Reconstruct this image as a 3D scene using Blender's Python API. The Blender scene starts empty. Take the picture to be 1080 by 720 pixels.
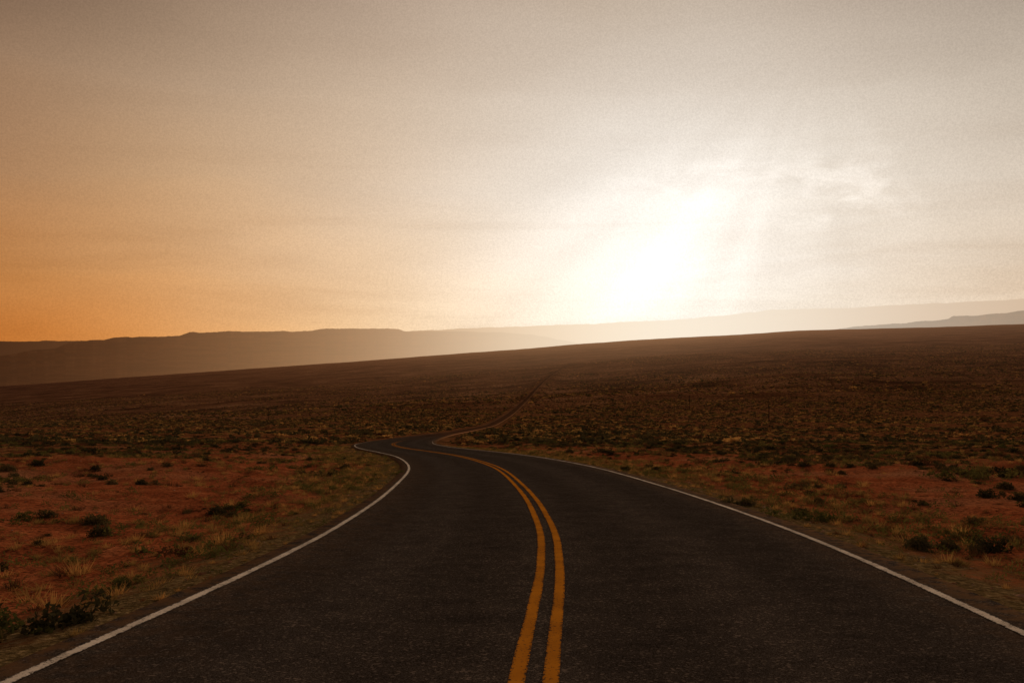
import bpy, math, numpy as np
from mathutils import Vector
rng=np.random.default_rng(7)
F=935.0
def lin(c):
    out=[]
    for v in c:
        v=v/255.0
        out.append(v/12.92 if v<=0.04045 else ((v+0.055)/1.055)**2.4)
    return tuple(out)+(1.0,)
scene=bpy.context.scene
# ------------------------------------------------------------ maths helpers
def pchip(xs,ys):
    xs=np.array(xs,float); ys=np.array(ys,float)
    h=np.diff(xs); d=np.diff(ys)/h
    m=np.zeros_like(xs); m[0]=d[0]; m[-1]=d[-1]
    for i in range(1,len(xs)-1):
        if d[i-1]*d[i]>0:
            w1=2*h[i]+h[i-1]; w2=h[i]+2*h[i-1]
            m[i]=(w1+w2)/(w1/d[i-1]+w2/d[i])
    def f(x):
        x=np.clip(np.asarray(x,float),xs[0],xs[-1])
        i=np.clip(np.searchsorted(xs,x)-1,0,len(xs)-2)
        t=(x-xs[i])/h[i]; t2=t*t; t3=t2*t
        return (2*t3-3*t2+1)*ys[i]+(t3-2*t2+t)*h[i]*m[i]+(-2*t3+3*t2)*ys[i+1]+(t3-t2)*h[i]*m[i+1]
    return f
def hermite(xs,ys):
    xs=np.array(xs,float); ys=np.array(ys,float)
    h=np.diff(xs); d=np.diff(ys)/h
    m=np.zeros_like(xs); m[0]=d[0]; m[-1]=d[-1]
    m[1:-1]=(d[:-1]*h[1:]+d[1:]*h[:-1])/(h[1:]+h[:-1])
    def f(x):
        x=np.clip(np.asarray(x,float),xs[0],xs[-1])
        i=np.clip(np.searchsorted(xs,x)-1,0,len(xs)-2)
        t=(x-xs[i])/h[i]; t2=t*t; t3=t2*t
        return (2*t3-3*t2+1)*ys[i]+(t3-2*t2+t)*h[i]*m[i]+(-2*t3+3*t2)*ys[i+1]+(t3-t2)*h[i]*m[i+1]
    return f
def sst(a,b,x):
    t=np.clip((x-a)/(b-a),0,1); return t*t*(3-2*t)
def hsh(ix,iy,s):
    n=(ix.astype(np.int64)*374761393+iy.astype(np.int64)*668265263+s*974634777)&0x7fffffff
    n=((n^(n>>13))*1274126177)&0x7fffffff
    n=(n^(n>>16))&0xffff
    return n/65535.0
def vnoise(x,y,s=0):
    ix=np.floor(x); iy=np.floor(y); fx=x-ix; fy=y-iy
    fx=fx*fx*(3-2*fx); fy=fy*fy*(3-2*fy)
    a=hsh(ix,iy,s); b=hsh(ix+1,iy,s); c=hsh(ix,iy+1,s); d=hsh(ix+1,iy+1,s)
    return (a*(1-fx)+b*fx)*(1-fy)+(c*(1-fx)+d*fx)*fy
def fbm(x,y,sc,o=4,s=0):
    r=0;a=.5;t=0
    for k in range(o):
        r=r+a*vnoise(x/sc*2**k+17.3*k,y/sc*2**k-9.1*k,s+k); t+=a; a*=.5
    return r/t
# ------------------------------------------------------------ terrain + road definition
hprof=pchip([-40000,-500,-100,0,30,66,110,160,250,400,700,1000,1500,2500,3300,4000,4500,5500,8000,40000],
            [-20,-19,-7.8,1.57,4.39,7.85,12.2,16.9,25.0,37.0,53,62,69,65,53,43,62,160,400,1900])
xc=hermite([-200,-60,-30,-10,0,5.4,9.4,12,16.9,23.6,33.3,38.4,46,54,62,73,91,121,162,250,400,700,1000,1500,2200],
           [-9,-3.2,-1.7,-.75,-.2,.13,.40,.50,.46,.15,-.65,-1.4,-2.9,-5.1,-7.4,-9.7,-11.8,-13.6,-14.4,-13.4,-8.7,3.7,21,59,150])
sky_px=[-400,0,100,200,300,400,480,540,620,700,780,850,920,1000,1080,1500]
sky_py=[425,407,400,393,386,379,373,369,362,357,352.5,348,346.5,344.5,341.5,335]
Trow=pchip([(p-540)/F for p in sky_px],[(370-q)/F for q in sky_py])
ZC=1.57
def base(x,y):
    z=ZC-hprof(y)
    u=x/np.maximum(y,30.0)
    z=z+Trow(np.clip(u,-1.0,1.0))*np.clip(y,0,4500)*sst(60,1400,y)
    return z
def rdist(x,y):
    yy=np.clip(y,-200,2200)
    s=(xc(yy+.5)-xc(yy-.5))
    return (x-xc(yy))/np.sqrt(1+s*s)
LW,RW=3.2,3.62
def edged(x,y):
    d=rdist(x,y)
    return np.where(d<0,-d-(LW+.28),d-(RW+.38))
def ground(x,y):
    r=np.hypot(x,y)
    e=edged(x,y)
    e=np.where(y>2200,50.,e)
    z=base(x,y)
    z=z-.05-.0005*np.minimum(r,1500)
    m=sst(.1,4+.012*np.minimum(r,2000),e)
    n=(fbm(x,y,9,4,3)-.5)*.9+(fbm(x,y,1.1,3,5)-.5)*.16
    n=n+(fbm(x,y,60,3,8)-.5)*2.6*sst(30,200,r)+(fbm(x,y,420,4,11)-.5)*24*sst(250,1500,r)*(1-sst(2800,4000,r)*.75)
    z=z+m*n-.12*sst(.0,1.5,e)*(1-sst(60,200,r))+ .20*sst(2.5,9,e)*(1-sst(60,200,r))
    z=z+sst(.0,.5,e)*.03*(fbm(x,y,.35,2,21)-.3)*(1-sst(40,80,r))
    return z
# ------------------------------------------------------------ mesh helper
def mkmesh(name,V,Fc,mat=None,smooth=True,parent=None,attrs=None,link=True):
    me=bpy.data.meshes.new(name)
    V=np.asarray(V,dtype=np.float32)
    Fc=np.asarray(Fc,dtype=np.int32)
    k=Fc.shape[1]
    me.vertices.add(len(V)); me.vertices.foreach_set('co',V.ravel())
    me.loops.add(Fc.size); me.loops.foreach_set('vertex_index',Fc.ravel())
    me.polygons.add(len(Fc)); me.polygons.foreach_set('loop_start',np.arange(0,Fc.size,k,dtype=np.int32))
    me.polygons.foreach_set('loop_total',np.full(len(Fc),k,dtype=np.int32))
    me.update(calc_edges=True); me.validate()
    me.polygons.foreach_set('use_smooth',np.full(len(me.polygons),smooth))
    if attrs:
        for n,a in attrs.items():
            at=me.attributes.new(n,'FLOAT','POINT'); at.data.foreach_set('value',np.asarray(a,dtype=np.float32))
    ob=bpy.data.objects.new(name,me)
    if mat: me.materials.append(mat)
    if link: scene.collection.objects.link(ob)
    if parent: ob.parent=parent
    return ob
def gridfaces(nr,nc,wrap=False):
    i=np.arange(nr-1)[:,None]; j=np.arange(nc if wrap else nc-1)[None,:]
    a=i*nc+j; b=i*nc+(j+1)%nc; c=(i+1)*nc+(j+1)%nc; d=(i+1)*nc+j
    return np.stack([a,b,c,d],-1).reshape(-1,4)
# ------------------------------------------------------------ node helper
class NT:
    def __init__(s,nt): s.nt=nt; s.n=nt.nodes; s.l=nt.links
    def new(s,t,**k):
        n=s.n.new(t)
        for a,b in k.items(): setattr(n,a,b)
        return n
    def put(s,sock,v):
        if isinstance(v,bpy.types.NodeSocket): s.l.new(v,sock)
        elif v is not None: sock.default_value=v
    def math(s,op,a,b=None,c=None,clamp=False):
        n=s.new('ShaderNodeMath',operation=op,use_clamp=clamp)
        s.put(n.inputs[0],a)
        if b is not None: s.put(n.inputs[1],b)
        if c is not None: s.put(n.inputs[2],c)
        return n.outputs[0]
    def mix(s,f,a,b,bt='MIX'):
        n=s.new('ShaderNodeMix',data_type='RGBA',blend_type=bt)
        s.put(n.inputs[0],f); s.put(n.inputs[6],a); s.put(n.inputs[7],b)
        return n.outputs[2]
    def mr(s,v,a,b,c=0.,d=1.,it='SMOOTHSTEP'):
        n=s.new('ShaderNodeMapRange',interpolation_type=it)
        s.put(n.inputs[0],v); s.put(n.inputs[1],a); s.put(n.inputs[2],b); s.put(n.inputs[3],c); s.put(n.inputs[4],d)
        return n.outputs[0]
    def noise(s,vec,sc,det=4.,rough=.55,dist=0.):
        n=s.new('ShaderNodeTexNoise'); s.put(n.inputs['Vector'],vec); s.put(n.inputs['Scale'],sc)
        s.put(n.inputs['Detail'],det); s.put(n.inputs['Roughness'],rough); s.put(n.inputs['Distortion'],dist)
        return n.outputs[0]
    def scale(s,vec,v):
        n=s.new('ShaderNodeVectorMath',operation='MULTIPLY'); s.put(n.inputs[0],vec); n.inputs[1].default_value=v
        return n.outputs[0]
    def attr(s,name):
        n=s.new('ShaderNodeAttribute'); n.attribute_name=name; return n.outputs['Fac']
    def ramp(s,f,stops,interp='LINEAR'):
        n=s.new('ShaderNodeValToRGB'); r=n.color_ramp; r.interpolation=interp
        while len(r.elements)>1: r.elements.remove(r.elements[-1])
        r.elements[0].position=stops[0][0]; r.elements[0].color=stops[0][1]
        for p,c in stops[1:]:
            e=r.elements.new(p); e.color=c
        s.put(n.inputs[0],f); return n.outputs[0]
def newmat(name):
    m=bpy.data.materials.new(name); m.use_nodes=True; m.node_tree.nodes.clear()
    return m,NT(m.node_tree)
def finish(g,col,bump=None,bstr=.3,bdist=.02,haze=None,trans=0.):
    b=g.new('ShaderNodeBsdfDiffuse'); g.put(b.inputs['Color'],col)
    if bump is not None:
        bn=g.new('ShaderNodeBump'); bn.inputs['Strength'].default_value=bstr; bn.inputs['Distance'].default_value=bdist
        g.put(bn.inputs['Height'],bump); g.l.new(bn.outputs[0],b.inputs['Normal'])
    sh=b.outputs[0]
    if trans>0:
        t=g.new('ShaderNodeBsdfTranslucent'); g.put(t.inputs[0],col)
        mx=g.new('ShaderNodeMixShader'); mx.inputs[0].default_value=trans; g.l.new(sh,mx.inputs[1]); g.l.new(t.outputs[0],mx.inputs[2]); sh=mx.outputs[0]
    if haze:  # airlight: haze colour emitted by the surface itself
        hc,hf=haze
        e=g.new('ShaderNodeEmission'); g.put(e.inputs[0],hc)
        mx=g.new('ShaderNodeMixShader'); g.put(mx.inputs[0],hf); g.l.new(sh,mx.inputs[1]); g.l.new(e.outputs[0],mx.inputs[2]); sh=mx.outputs[0]
    o=g.new('ShaderNodeOutputMaterial'); g.l.new(sh,o.inputs[0])
# ------------------------------------------------------------ sky and painted haze colours by azimuth (deg from +Y, right positive)
AZ=[-180,-90,-50,-31,-20,-8,2,11,21,31,50,90,180]
def row(cols):
    back=(112,92,78)
    a=[back,tuple(.5*x+.5*y for x,y in zip(cols[0],back)),cols[0]]+list(cols)+[cols[-1],tuple(.5*x+.5*y for x,y in zip(cols[-1],back)),back]
    return [((z+180)/360.,lin(c)) for z,c in zip(AZ,a)]
R0=row([(182,102,36),(224,152,80),(243,203,148),(252,234,210),(255,248,236),(244,226,202),(228,197,164)])
R4=row([(186,120,60),(219,162,104),(235,200,158),(248,233,215),(254,249,242),(241,226,208),(223,201,176)])
R9=row([(166,120,82),(201,161,119),(223,197,169),(236,225,212),(244,238,230),(233,221,206),(211,195,177)])
R15=row([(146,114,88),(181,151,122),(206,183,159),(217,202,186),(220,208,195),(212,198,182),(190,175,158)])
R21=row([(104,81,66),(146,120,97),(180,157,137),(194,175,156),(194,177,159),(180,162,145),(148,131,116)])
HZ=row([(62,36,20),(112,72,42),(190,146,102),(244,220,188),(251,239,220),(230,210,187),(204,177,149)])  # emitted haze colours for the mesas, brighter toward the glow
GH=row([(44,22,13),(72,40,23),(124,80,50),(178,130,90),(188,138,98),(146,102,72),(114,80,56)])  # emitted haze colours for ground, road and plants
def azimuth(g,vec):
    sp=g.new('ShaderNodeSeparateXYZ'); g.put(sp.inputs[0],vec)
    a=g.math('ARCTAN2',sp.outputs[0],sp.outputs[1])
    return sp,a,g.math('MULTIPLY_ADD',a,1/(2*math.pi),.5)
# ------------------------------------------------------------ world
w=bpy.data.worlds.new('World'); scene.world=w; w.use_nodes=True
w.node_tree.nodes.clear(); g=NT(w.node_tree)
tc=g.new('ShaderNodeTexCoord'); gen=tc.outputs['Generated']
sp,a,af=azimuth(g,gen)
el=g.math('ARCSINE',sp.outputs[2])
eld=g.math('MULTIPLY',el,180/math.pi); azd=g.math('MULTIPLY',a,180/math.pi)
cv=g.new('ShaderNodeCombineXYZ'); g.put(cv.inputs[0],azd); g.put(cv.inputs[1],eld)
ae=cv.outputs[0]
warp=g.math('MULTIPLY_ADD',g.noise(g.scale(ae,(.06,.14,0)),1.,2.),4.,-2.)
elw=g.math('ADD',eld,warp)
c=g.ramp(af,R0,'B_SPLINE')
for r_,lo,hi in ((R4,0.3,4.5),(R9,4,9.5),(R15,9,15.5),(R21,15,21.5)):
    c=g.mix(g.mr(elw,lo,hi,0,1,'LINEAR'),c,g.ramp(af,r_,'B_SPLINE'))
c=g.mix(g.mr(eld,22,60),c,lin((92,82,78)))
st=g.noise(g.scale(ae,(.035,.32,0)),1.,4.,.6,.6)
c=g.mix(1.,c,g.mix(g.mr(eld,3,14,1.,.25),(1,1,1,1),g.ramp(st,[(.3,(.89,.86,.83,1)),(.5,(1,1,1,1)),(.72,(1.08,1.08,1.07,1))])),'MULTIPLY')
def gauss(az0,el0,sa,se,rot=0.):
    dx=g.math('SUBTRACT',azd,az0); dy=g.math('SUBTRACT',eld,el0)
    cr,sr=math.cos(rot),math.sin(rot)
    px=g.math('ADD',g.math('MULTIPLY',dx,cr),g.math('MULTIPLY',dy,sr))
    py=g.math('SUBTRACT',g.math('MULTIPLY',dy,cr),g.math('MULTIPLY',dx,sr))
    q=g.math('ADD',g.math('POWER',g.math('ABSOLUTE',g.math('DIVIDE',px,sa)),2.),g.math('POWER',g.math('ABSOLUTE',g.math('DIVIDE',py,se)),2.))
    return g.math('EXPONENT',g.math('MULTIPLY',q,-1.))
gl=g.math('ADD',g.math('MULTIPLY',gauss(9.5,5.5,9.5,4.8,.5),.12),g.math('MULTIPLY',gauss(6,4.0,17,7.5,.2),.11))
# broad, soft rain/dust shafts fanning down from the cloud gap
ang=g.math('ARCTAN2',g.math('SUBTRACT',azd,19.),g.math('SUBTRACT',18.,eld))
av=g.new('ShaderNodeCombineXYZ'); g.put(av.inputs[0],ang)
sn=g.noise(av.outputs[0],3.8,1.,.5)
gl=g.math('MULTIPLY',gl,g.mr(sn,.3,.7,.75,1.25))
vd=g.math('SUBTRACT',azd,g.math('MULTIPLY_ADD',g.math('SUBTRACT',eld,3.),.45,13.8))
gl=g.math('MULTIPLY',gl,g.mr(vd,-2.,3.,1.,.5))
c=g.mix(1.,c,g.mix(g.math('MULTIPLY',gauss(6,5,20,6),g.mr(sn,.35,.6,.3,0)),(1,1,1,1),(.82,.80,.78,1)),'MULTIPLY')
c=g.mix(gl,c,(1.,1.,1.,1),'ADD')
cl=g.noise(g.scale(ae,(.26,.55,0)),1.,6.,.62,.5)
wm=g.math('MULTIPLY',g.mr(cl,.42,.66),g.math('ADD',gauss(20.5,8.8,3.6,2.3),g.math('MULTIPLY',gauss(12,10.0,5,1.4,.15),.75),clamp=True))
c=g.mix(g.math('MULTIPLY',wm,.18),c,(1.,1.,1.,1),'ADD')
fd=g.noise(gen,560.,1.,.8)
c=g.mix(1.,c,g.ramp(fd,[(.3,(.93,.93,.93,1)),(.7,(1.07,1.07,1.07,1))]),'MULTIPLY')
ns=g.new('ShaderNodeTexSky'); ns.sky_type='NISHITA'; ns.sun_disc=False
SUN_EL=math.radians(7); SUN_AZ=math.radians(11.5)
ns.sun_elevation=SUN_EL; ns.sun_rotation=SUN_AZ; ns.dust_density=4
b1=g.new('ShaderNodeBackground'); g.l.new(ns.outputs[0],b1.inputs[0]); b1.inputs[1].default_value=.0005
b2=g.new('ShaderNodeBackground'); g.put(b2.inputs[0],c); b2.inputs[1].default_value=.98
ad=g.new('ShaderNodeAddShader'); g.l.new(b1.outputs[0],ad.inputs[0]); g.l.new(b2.outputs[0],ad.inputs[1])
wo=g.new('ShaderNodeOutputWorld'); g.l.new(ad.outputs[0],wo.inputs[0])
# sun
sd=bpy.data.lights.new('sun','SUN'); sd.energy=1.9; sd.angle=math.radians(12); sd.color=(1,.72,.45)
so=bpy.data.objects.new('sun',sd); scene.collection.objects.link(so)
d=Vector((math.sin(SUN_AZ)*math.cos(SUN_EL),math.cos(SUN_AZ)*math.cos(SUN_EL),math.sin(SUN_EL)))
so.rotation_euler=d.to_track_quat('Z','Y').to_euler(); so.location=(60,300,60)
# ------------------------------------------------------------ materials
def painted_haze(g,start=900,end=4500,mx=.62,tab=GH):  # distance haze painted into the material as emission, tinted by azimuth
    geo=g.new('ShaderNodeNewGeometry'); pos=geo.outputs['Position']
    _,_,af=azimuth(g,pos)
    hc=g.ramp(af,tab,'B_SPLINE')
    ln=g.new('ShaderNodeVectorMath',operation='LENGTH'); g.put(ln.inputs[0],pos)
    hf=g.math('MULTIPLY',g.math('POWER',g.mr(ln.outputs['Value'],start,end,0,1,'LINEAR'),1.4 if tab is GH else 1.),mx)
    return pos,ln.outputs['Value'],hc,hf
# ground
M_ground,g=newmat('desert_soil')
pos,dist,hc,hf=painted_haze(g)
e=g.attr('edge'); 
n1=g.noise(pos,.12,3.,.6); n2=g.noise(pos,1.3,4.,.65); n3=g.noise(pos,14.,3.,.7); n4=g.noise(g.scale(pos,(.8,1,1)),.012,5.,.7)
n5=g.noise(g.scale(pos,(1,1,0)),.45,5.,.75)
red=g.ramp(n2,[(.25,(.18,.044,.017,1)),(.5,(.37,.098,.036,1)),(.75,(.52,.17,.066,1))])
red=g.mix(g.mr(n1,.5,.72,0,.8),red,(.54,.23,.11,1))
red=g.mix(g.mr(n3,.42,.66,0,.9),red,(.045,.019,.009,1))
shoulder=g.ramp(n3,[(.3,(.04,.027,.012,1)),(.5,(.12,.078,.032,1)),(.7,(.30,.20,.095,1))])
se=g.math('ADD',e,g.math('MULTIPLY_ADD',n2,3.,-1.5))
col=g.mix(g.mr(se,.3,2.1,1,0),red,shoulder)
brush=g.ramp(n5,[(.34,(.02,.011,.006,1)),(.48,(.09,.038,.016,1)),(.58,(.28,.11,.04,1)),(.7,(.5,.23,.08,1))])
bz=g.math('ADD',g.mr(e,9,24),g.mr(dist,50,95))
bz=g.math('ADD',bz,g.math('MULTIPLY_ADD',n1,1.0,-.5),clamp=True)
col=g.mix(g.math('MULTIPLY',bz,.85),col,brush)
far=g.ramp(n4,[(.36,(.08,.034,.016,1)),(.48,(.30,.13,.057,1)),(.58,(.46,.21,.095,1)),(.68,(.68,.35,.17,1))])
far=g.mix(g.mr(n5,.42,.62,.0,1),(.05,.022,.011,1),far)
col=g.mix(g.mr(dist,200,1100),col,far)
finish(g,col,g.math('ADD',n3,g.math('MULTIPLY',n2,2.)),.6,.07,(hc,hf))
# asphalt
M_asph,g=newmat('asphalt')
pos,dist,hc,hf=painted_haze(g)
f1=g.noise(pos,88.,3.,.85); f2=g.noise(pos,2.4,4.,.65); 
v=g.new('ShaderNodeTexVoronoi'); g.put(v.inputs['Vector'],pos); v.inputs['Scale'].default_value=55.
ac=g.ramp(f1,[(.3,(.010,.008,.0068,1)),(.5,(.036,.0285,.024,1)),(.66,(.13,.103,.085,1))])
vc=g.new('ShaderNodeSeparateColor'); g.l.new(v.outputs['Color'],vc.inputs[0])
ac=g.mix(g.mr(vc.outputs[0],.86,1.,0,.6),ac,(.20,.15,.12,1))
ac=g.mix(1.,ac,g.ramp(f2,[(.3,(.75,.75,.75,1)),(.7,(1.25,1.22,1.18,1))]),'MULTIPLY')
lat=g.attr('lat'); rim=g.attr('rim')
wt=g.math('COSINE',g.math('MULTIPLY',lat,2*math.pi/1.75))
ac=g.mix(1.,ac,g.mr(wt,-1,1,.90,1.1),'MULTIPLY')
dust=g.math('MULTIPLY',rim,g.mr(g.noise(pos,5.,4.,.7),.36,.6))
ac=g.mix(dust,ac,(.16,.085,.04,1))
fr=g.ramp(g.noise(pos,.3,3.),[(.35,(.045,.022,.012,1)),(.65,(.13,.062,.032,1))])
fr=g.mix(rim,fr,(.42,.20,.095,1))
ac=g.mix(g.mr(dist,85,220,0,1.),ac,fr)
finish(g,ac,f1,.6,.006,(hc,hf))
def paint(name,c1,c2,wear):
    m,g=newmat(name)
    pos,dist,hc,hf=painted_haze(g)
    n=g.noise(pos,38.,4.,.8); n2=g.noise(pos,2.2,3.,.6)
    c=g.mix(g.mr(n2,.3,.7),c1,c2)
    ed=g.math('ABSOLUTE',g.attr('lat'))
    s=g.math('ADD',n,g.math('MULTIPLY',g.mr(ed,.55,1.,0,1,'LINEAR'),.15))
    s=g.math('ADD',s,g.math('MULTIPLY_ADD',n2,.2,-.1))
    c=g.mix(g.mr(s,wear,wear+.08),c,(.035,.028,.024,1))
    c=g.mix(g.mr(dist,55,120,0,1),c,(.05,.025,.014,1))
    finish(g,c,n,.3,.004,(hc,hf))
    return m
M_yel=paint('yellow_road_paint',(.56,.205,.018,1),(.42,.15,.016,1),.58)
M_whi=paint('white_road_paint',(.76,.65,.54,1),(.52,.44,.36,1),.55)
def plantmat(name,c1,c2,c3,tr=.25):
    m,g=newmat(name)
    pos,dist,hc,hf=painted_haze(g)
    oi=g.new('ShaderNodeObjectInfo')
    c=g.ramp(oi.outputs['Random'],[(0,c1),(.5,c2),(1,c3)])
    finish(g,c,haze=(hc,hf),trans=tr); return m
M_sage=plantmat('sagebrush_leaves',(.045,.040,.018,1),(.085,.070,.030,1),(.15,.105,.042,1),.15)
M_gras=plantmat('dry_grass_blades',(.20,.125,.038,1),(.36,.21,.065,1),(.54,.28,.085,1),.35)
M_gren=plantmat('green_weed_leaves',(.075,.074,.021,1),(.13,.115,.032,1),(.20,.15,.045,1),.25)
M_twig=plantmat('dead_brush_twigs',(.08,.038,.018,1),(.18,.08,.033,1),(.30,.135,.052,1),.15)
M_peb=plantmat('pebble_stone',(.14,.06,.03,1),(.28,.14,.07,1),(.44,.30,.2,1),0)
# ------------------------------------------------------------ ground mesh
th=np.radians(np.concatenate([np.arange(-180,-44,3.),np.arange(-44,44,.22),np.arange(44,180,3.)]))
rr=.4*1.0205**np.arange(0,575)
rr=rr[rr<40000]
R,T=np.meshgrid(rr,th,indexing='ij')
X=R*np.sin(T); Y=R*np.cos(T)
Z=ground(X,Y)
V=np.stack([X,Y,Z],-1).reshape(-1,3)
Fq=gridfaces(len(rr),len(th),True)[:, ::-1]
E=np.where(Y>2200,50,edged(X,Y)).ravel()
gr=mkmesh('desert_ground',V,Fq,M_ground,True,attrs={'edge':E})
# ------------------------------------------------------------ road
road=bpy.data.objects.new('road',None); scene.collection.objects.link(road)
ys=[-60.]
while ys[-1]<2150:
    y=ys[-1]; ys.append(y+(.4 if y<80 else .4+(y-80)*.012))
ys=np.array(ys)
sl=(xc(ys+.3)-xc(ys-.3))/.6
nx=1/np.sqrt(1+sl*sl); ny=-sl/np.sqrt(1+sl*sl)
nar=(1-.3*sst(90,220,ys))[:,None]
def strip(name,lats,off,mat,jit=0.,skirt=False,latn=None,rim=None,seed=1):
    N=len(ys); L=np.tile(np.array(lats,float),(N,1))*nar
    if jit>0:
        for j in (0,-1):
            n=fbm(ys,np.full(N,seed*3.7+j),1.2,3,seed)-.5
            L[:,j]+=n*jit*2
    x=xc(ys)[:,None]+nx[:,None]*L; y=ys[:,None]+ny[:,None]*L
    z=base(x,y)+off+np.clip(ys,0,None)[:,None]*(4e-5 if off>.001 else 0)
    if skirt: z[:,0]-=.12; z[:,-1]-=.12
    ln=np.tile(np.array(latn if latn is not None else lats,float),(N,1))
    at={'lat':ln.ravel()}
    if rim is not None: at['rim']=np.tile(np.array(rim,float),(N,1)).ravel()
    return mkmesh(name,np.stack([x,y,z],-1).reshape(-1,3),gridfaces(N,len(lats)),mat,True,road,at)
el_,er_=-(LW+.26),(RW+.36)
lats=[el_-.06,el_,-LW,-2,-1,0,1,2,3,RW,er_,er_+.06]
strip('asphalt_surface',lats,0,M_asph,.06,True,rim=[1,1,.25,0,0,0,0,0,0,.25,1,1],seed=2)
for nm,c0,wd,m,sd_ in (('yellow_line_1',-.105,.052,M_yel,3),('yellow_line_2',.105,.052,M_yel,4),('white_edge_line_1',-LW,.048,M_whi,5),('white_edge_line_2',RW,.05,M_whi,6)):
    strip(nm,[c0-wd,c0,c0+wd],.006,m,.008,latn=[-1,0,1],seed=sd_)
# ------------------------------------------------------------ mesas
def mesa(name,r0,depth,pts,zb,haze,dark,seed,rough=1.):
    az=np.radians(np.arange(-46,46,.1)); 
    A=np.degrees(az)
    top=np.interp(np.tan(az)*F+540,[p[0] for p in pts],[p[1] for p in pts])
    top=top+rough*((fbm(A*1.3,A*0,1.,3,seed+2)-.5)*3+(fbm(A*9,A*0,1.,2,seed+3)-.5)*.8)
    zt=ZC+(360-top)/F*r0
    prof=[(-1.6,0.),(-.8,.3),(-.35,.62),(-.12,.8),(-.06,.83),(-.04,.97),(0,1.),(.3,1.),(1,.9)]
    rows=[]
    for t,hh in prof:
        gul=(fbm(A*3,A*0+t*.5,1.,4,seed)-.5)*depth*.8*(1 if -.9<t<-.02 else 0)
        r=r0+t*depth+gul
        z=zb+(zt-zb)*hh
        rows.append(np.stack([r*np.sin(az),r*np.cos(az),z],-1))
    V=np.array(rows).reshape(-1,3)
    m,g=newmat(name+'_hazed_rock')
    pos,dist,hc,hf=painted_haze(g,0,1,1.,HZ)
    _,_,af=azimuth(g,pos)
    k=g.ramp(af,[((z+180)/360,(q,q,q,1)) for z,q in haze],'LINEAR')  # share of painted haze emission laid over the rock colour
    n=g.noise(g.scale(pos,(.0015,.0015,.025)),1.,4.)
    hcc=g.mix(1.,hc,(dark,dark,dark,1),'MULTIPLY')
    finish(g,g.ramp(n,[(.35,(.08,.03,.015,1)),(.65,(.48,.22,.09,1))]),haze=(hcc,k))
    mkmesh(name,V,gridfaces(len(prof),len(az)),m,False)
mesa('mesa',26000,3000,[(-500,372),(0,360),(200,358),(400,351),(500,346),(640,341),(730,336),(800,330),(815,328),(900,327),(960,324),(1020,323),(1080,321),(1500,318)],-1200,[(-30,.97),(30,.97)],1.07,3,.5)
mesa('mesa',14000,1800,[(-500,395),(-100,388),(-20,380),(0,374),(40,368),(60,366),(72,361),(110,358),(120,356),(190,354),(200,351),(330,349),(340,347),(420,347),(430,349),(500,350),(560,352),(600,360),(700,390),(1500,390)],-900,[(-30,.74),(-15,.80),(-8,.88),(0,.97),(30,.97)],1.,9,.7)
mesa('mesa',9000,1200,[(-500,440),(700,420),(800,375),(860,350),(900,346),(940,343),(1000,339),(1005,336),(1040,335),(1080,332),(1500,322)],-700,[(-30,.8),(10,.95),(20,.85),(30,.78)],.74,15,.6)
# ------------------------------------------------------------ plant source meshes (unlinked collections, instanced)
def leafball(n,rad,hgt,ls,seed,blade=False):
    r=np.random.default_rng(seed); V=[];Fc=[]
    lobes=[(r.normal(0,rad*.4),r.normal(0,rad*.4),r.uniform(.5,1)) for _ in range(5)]
    for i in range(n):
        if blade:
            a=r.uniform(0,2*math.pi); q=r.uniform(0,rad*.35); lean=r.uniform(.1,1.)*rad
            p0=np.array([math.cos(a)*q,math.sin(a)*q,-.02]); h=hgt*r.uniform(.5,1)
            a2=a+r.normal(0,.6)
            p2=p0+np.array([math.cos(a2)*lean,math.sin(a2)*lean,h])
            wv=np.array([-math.sin(a2),math.cos(a2),0])*ls*1.3
            k=len(V); V+= [p0-wv,p0+wv,p2]; Fc+=[(k,k+1,k+2)]
        else:
            lx,ly,lh=lobes[r.integers(5)]
            d=r.normal(0,1,3); d/=np.linalg.norm(d); d[2]=abs(d[2]); q=rad*.62*r.uniform(.35,1.08)*lh
            p=np.array([lx,ly,0])+d*np.array([q,q,hgt*lh*r.uniform(.6,1.1)])
            u=r.normal(0,1,3); u/=np.linalg.norm(u); v_=np.cross(u,r.normal(0,1,3)); v_/=np.linalg.norm(v_)
            s=ls*r.uniform(.6,1.4); k=len(V)
            V+=[p-u*s-v_*s*.5,p+u*s*1.2,p+v_*s*.8]; Fc+=[(k,k+1,k+2)]
    return np.array(V),np.array(Fc)
def coll(name,items):
    cl_=bpy.data.collections.new(name)
    for i,(v_,f_,m) in enumerate(items):
        o=mkmesh(name+'_source_%02d'%i,v_,f_,m,False,link=False); cl_.objects.link(o)
    return cl_
near=coll('bush_near',[(*leafball(460,.5,.36,.036,1),M_sage),(*leafball(400,.45,.28,.034,2),M_sage),(*leafball(340,.5,.28,.036,3),M_gren),
     (*leafball(170,.4,.22,.007,4,True),M_twig),(*leafball(280,.4,.24,.034,5),M_twig)])
tuft=coll('tuft',[(*leafball(60,.22,.18,.006,11,True),M_gras),(*leafball(50,.25,.13,.006,12,True),M_gras),(*leafball(80,.25,.13,.020,13),M_gren),
     (*leafball(50,.2,.15,.006,14,True),M_twig)])
farc=coll('bush_far',[(*leafball(30,.5,.42,.18,21),M_sage),(*leafball(28,.5,.34,.17,22),M_sage),(*leafball(28,.5,.36,.17,23),M_twig),(*leafball(26,.5,.34,.17,24),M_gras)])
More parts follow.
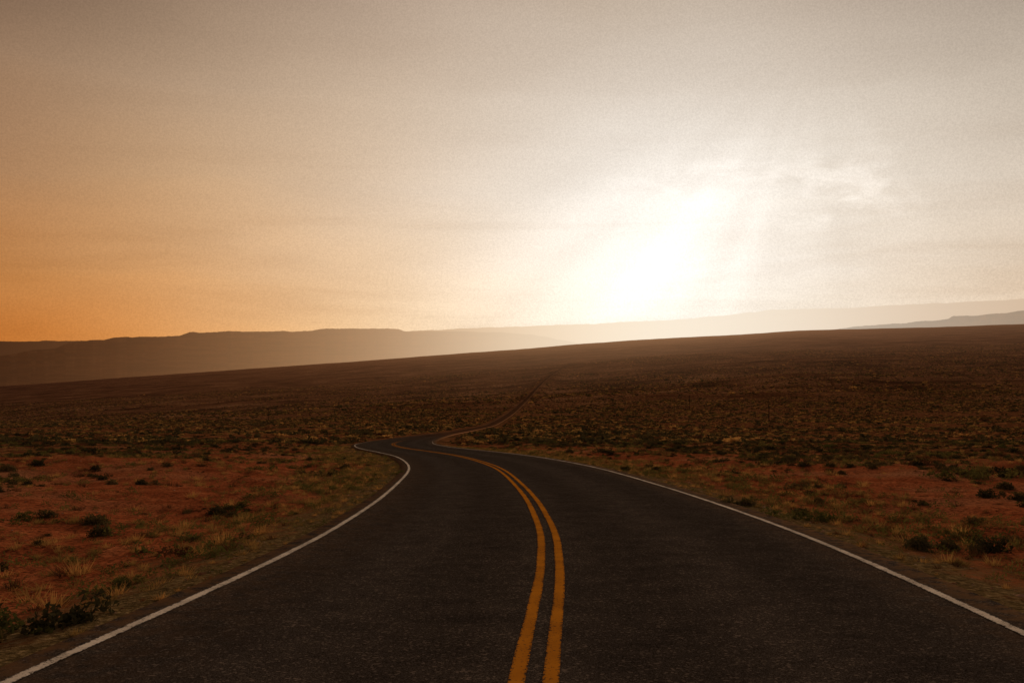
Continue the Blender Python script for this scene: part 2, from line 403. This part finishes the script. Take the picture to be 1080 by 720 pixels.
def peb(seed):
    r=np.random.default_rng(seed)
    import bmesh
    bm=bmesh.new(); bmesh.ops.create_icosphere(bm,subdivisions=1,radius=.5)
    v_=np.array([v.co[:] for v in bm.verts]); f_=np.array([[x.index for x in f.verts] for f in bm.faces]); bm.free()
    v_*=(1+r.normal(0,.14,(len(v_),1))); v_*=np.array([1,.75,.5]); return v_,f_
pebc=coll('pebble',[(*peb(1),M_peb),(*peb(2),M_peb),(*peb(3),M_peb)])
def scatter(name,cl_,x,y,sc,idx,sink=0.0):
    z=ground(x,y)-sink*sc
    me=bpy.data.meshes.new(name); n=len(x)
    me.vertices.add(n); me.vertices.foreach_set('co',np.stack([x,y,z],-1).astype(np.float32).ravel())
    for nm,tp,a in (('sc','FLOAT',sc),('rot','FLOAT',rng.uniform(0,6.28,n)),):
        at=me.attributes.new(nm,tp,'POINT'); at.data.foreach_set('value',np.asarray(a,np.float32))
    at=me.attributes.new('idx','INT','POINT'); at.data.foreach_set('value',np.asarray(idx,np.int32))
    ob=bpy.data.objects.new(name,me); scene.collection.objects.link(ob)
    ng=bpy.data.node_groups.new(name+'_scatter','GeometryNodeTree')
    ng.interface.new_socket('Geometry',in_out='INPUT',socket_type='NodeSocketGeometry')
    ng.interface.new_socket('Geometry',in_out='OUTPUT',socket_type='NodeSocketGeometry')
    N=ng.nodes; L=ng.links
    gi=N.new('NodeGroupInput'); go=N.new('NodeGroupOutput'); ip=N.new('GeometryNodeInstanceOnPoints')
    ci=N.new('GeometryNodeCollectionInfo'); ci.inputs['Collection'].default_value=cl_
    ci.inputs['Separate Children'].default_value=True; ci.inputs['Reset Children'].default_value=True
    def na(nm,t):
        q=N.new('GeometryNodeInputNamedAttribute'); q.data_type=t; q.inputs[0].default_value=nm; return q.outputs[0]
    cx=N.new('ShaderNodeCombineXYZ'); L.new(na('rot','FLOAT'),cx.inputs[2])
    L.new(gi.outputs[0],ip.inputs['Points']); L.new(ci.outputs[0],ip.inputs['Instance'])
    ip.inputs['Pick Instance'].default_value=True
    L.new(na('idx','INT'),ip.inputs['Instance Index']); L.new(cx.outputs[0],ip.inputs['Rotation']); L.new(na('sc','FLOAT'),ip.inputs['Scale'])
    L.new(ip.outputs[0],go.inputs[0])
    md=ob.modifiers.new('scatter','NODES'); md.node_group=ng
    return ob
def wedge(n,y0,y1,k,ex):
    y=np.sqrt(rng.uniform(y0*y0,y1*y1,n))
    x=rng.uniform(-1,1,n)*(k*np.abs(y)+ex)
    return x,y
def keep(p,*arr):
    m=rng.uniform(0,1,len(p))<p
    return [a[m] for a in arr]
# near bushes
x,y=wedge(32000,1,110,.72,16)
e=edged(x,y); d=rdist(x,y)
pn=fbm(x,y,5,3,31)
inner=np.where(d<0,5.,3.5); outer=np.where(d<0,20.,10.)
p=.32*(e>1.2)*sst(.42,.62,pn)+.65*sst(inner,outer,e)*sst(.3,.6,pn)+.3*sst(50,80,y)*(e>1.5)
p=np.where(e<.9,0,np.clip(p,0,1))
x,y=keep(p,x,y)
n=len(x); sc=rng.lognormal(-.85,.45,n)*np.where(edged(x,y)<5,.8,1)
idx=rng.choice(5,n,p=[.32,.22,.18,.08,.20])
# a few larger clumps that stand out beside the road
ax,ay,as_,ai=[],[],[],[]
for X0,Y0,S,I,K in ((6.0,12.2,.75,0,4),(5.6,15.5,.9,2,3),(5.3,18.0,.8,1,3),(6.9,13.4,.7,2,3),(7.6,22,.8,1,3),(4.9,33,.8,0,2),(10.5,19,.9,0,3),
     (-8.5,17.5,.9,0,3),(-4.6,9.8,.6,2,2),(-4.7,8.0,.7,0,3),(-7.0,11.5,.6,0,2),(-4.6,13.5,.6,1,2),(-6.2,19,.7,0,2),(-5.0,24,.6,2,3),(-4.6,29,.7,2,3),(-11,26,.9,0,3),(-4.5,7.0,.8,1,3),(-4.9,7.6,.7,2,2)):
    for k in range(K):
        ax.append(X0+rng.normal(0,.5)); ay.append(Y0+rng.normal(0,.4)); as_.append(S*rng.uniform(.6,1.1)); ai.append(I)
x=np.append(x,ax); y=np.append(y,ay); sc=np.append(sc,as_); idx=np.append(idx,ai)
scatter('desert_shrubs',near,x,y,np.clip(sc,.15,1.3),idx,.04)
# grass tufts
x,y=wedge(110000,1,75,.75,14)
e=edged(x,y); pn=fbm(x,y,2.2,3,41)
p=1.*(1-sst(1.6,5,e))*sst(.2,.42,pn)+.2*sst(.42,.6,pn)+.05
p=np.where(e<.08,0,p)*(1-.4*sst(30,70,y))
x,y=keep(p,x,y); n=len(x); e=edged(x,y)
sc=rng.lognormal(-.35,.4,n)*(.55+.45*sst(.1,1.5,e))
idx=np.where(e<4,rng.choice(4,n,p=[.28,.22,.40,.10]),rng.choice(4,n,p=[.18,.24,.26,.32]))
scatter('dry_grass',tuft,x,y,np.clip(sc,.2,1.4),idx,.02)
# far shrubs
xs_,ys_,ss=[],[],[]
for n,y0,y1,s in ((28000,80,260,.68),(62000,260,800,1.05),(62000,800,2200,1.9)):
    x,y=wedge(n,y0,y1,.66,10); e=edged(x,y)
    p=np.where(e<2.0,0,.2+.8*sst(.38,.58,fbm(x,y,40+y0*.15,3,51)))
    x,y=keep(p,x,y); xs_.append(x); ys_.append(y); ss.append(rng.lognormal(0,.4,len(x))*s)
x=np.concatenate(xs_);y=np.concatenate(ys_);s=np.concatenate(ss)
scatter('distant_desert_shrubs',farc,x,y,s,rng.choice(4,len(x),p=[.34,.16,.18,.32]),.06)
# pebbles
x,y=wedge(50000,1,40,.75,8); e=edged(x,y)
p=np.where(e<.0,0,.9*(1-sst(.1,1.6,e))+.25*sst(.45,.6,fbm(x,y,3,3,61)))
x,y=keep(p,x,y); n=len(x)
scatter('roadside_gravel',pebc,x,y,np.clip(rng.lognormal(-3.7,.55,n),.008,.14),rng.integers(0,3,n),.05)
# ------------------------------------------------------------ utility poles
M_wood,g=newmat('weathered_wood')
tcn=g.new('ShaderNodeTexCoord')
finish(g,g.ramp(g.noise(g.scale(tcn.outputs['Object'],(8,8,.6)),1.,4.),[(.3,(.02,.014,.01,1)),(.7,(.06,.04,.027,1))]))
def cyl(p0,p1,r0,r1,n=10):
    p0=np.array(p0,float);p1=np.array(p1,float);a=p1-p0;a/=np.linalg.norm(a)
    b=np.cross(a,[.3,.9,.2]);b/=np.linalg.norm(b);c_=np.cross(a,b)
    t=np.linspace(0,2*math.pi,n,endpoint=False)
    ring=np.cos(t)[:,None]*b+np.sin(t)[:,None]*c_
    V=np.vstack([p0+ring*r0,p1+ring*r1,[p0],[p1]])
    Fc=[]
    for i in range(n):
        j=(i+1)%n; Fc+=[(i,j,n+j),(i,n+j,n+i),(2*n,j,i),(2*n+1,n+i,n+j)]
    return V,np.array(Fc)
def pole(px,dd,hh=9.):
    x=(px-540)/F*dd; z=float(ground(np.array([x]),np.array([dd]))[0])
    parts=[cyl((0,0,-.5),(0,0,hh),.2,.14),cyl((-1.2,.16,hh-.7),(1.2,.16,hh-.7),.08,.08),
           cyl((-.7,.13,hh-.75),(0,.13,hh-1.5),.03,.03),cyl((.7,.13,hh-.75),(0,.13,hh-1.5),.03,.03)]
    for q in (-1.1,-.5,.5,1.1): parts.append(cyl((q,.16,hh-.66),(q,.16,hh-.42),.05,.035))
    V=[];Fc=[];k=0
    for v_,f_ in parts: V.append(v_);Fc.append(f_+k);k+=len(v_)
    o=mkmesh('utility_pole',np.vstack(V),np.vstack(Fc),M_wood,False); o.location=(x,dd,z)
pole(811,400); pole(727,620); pole(283,620)
# ------------------------------------------------------------ camera
cd=bpy.data.cameras.new('camera'); cd.sensor_width=36; cd.lens=36*F/1080; cd.clip_start=.1; cd.clip_end=100000
co=bpy.data.objects.new('camera',cd); co.location=(0,0,ZC); co.rotation_euler=(math.radians(90),0,0)
scene.collection.objects.link(co); scene.camera=co
scene.view_settings.view_transform='Standard'; scene.view_settings.look='None'; scene.view_settings.exposure=0
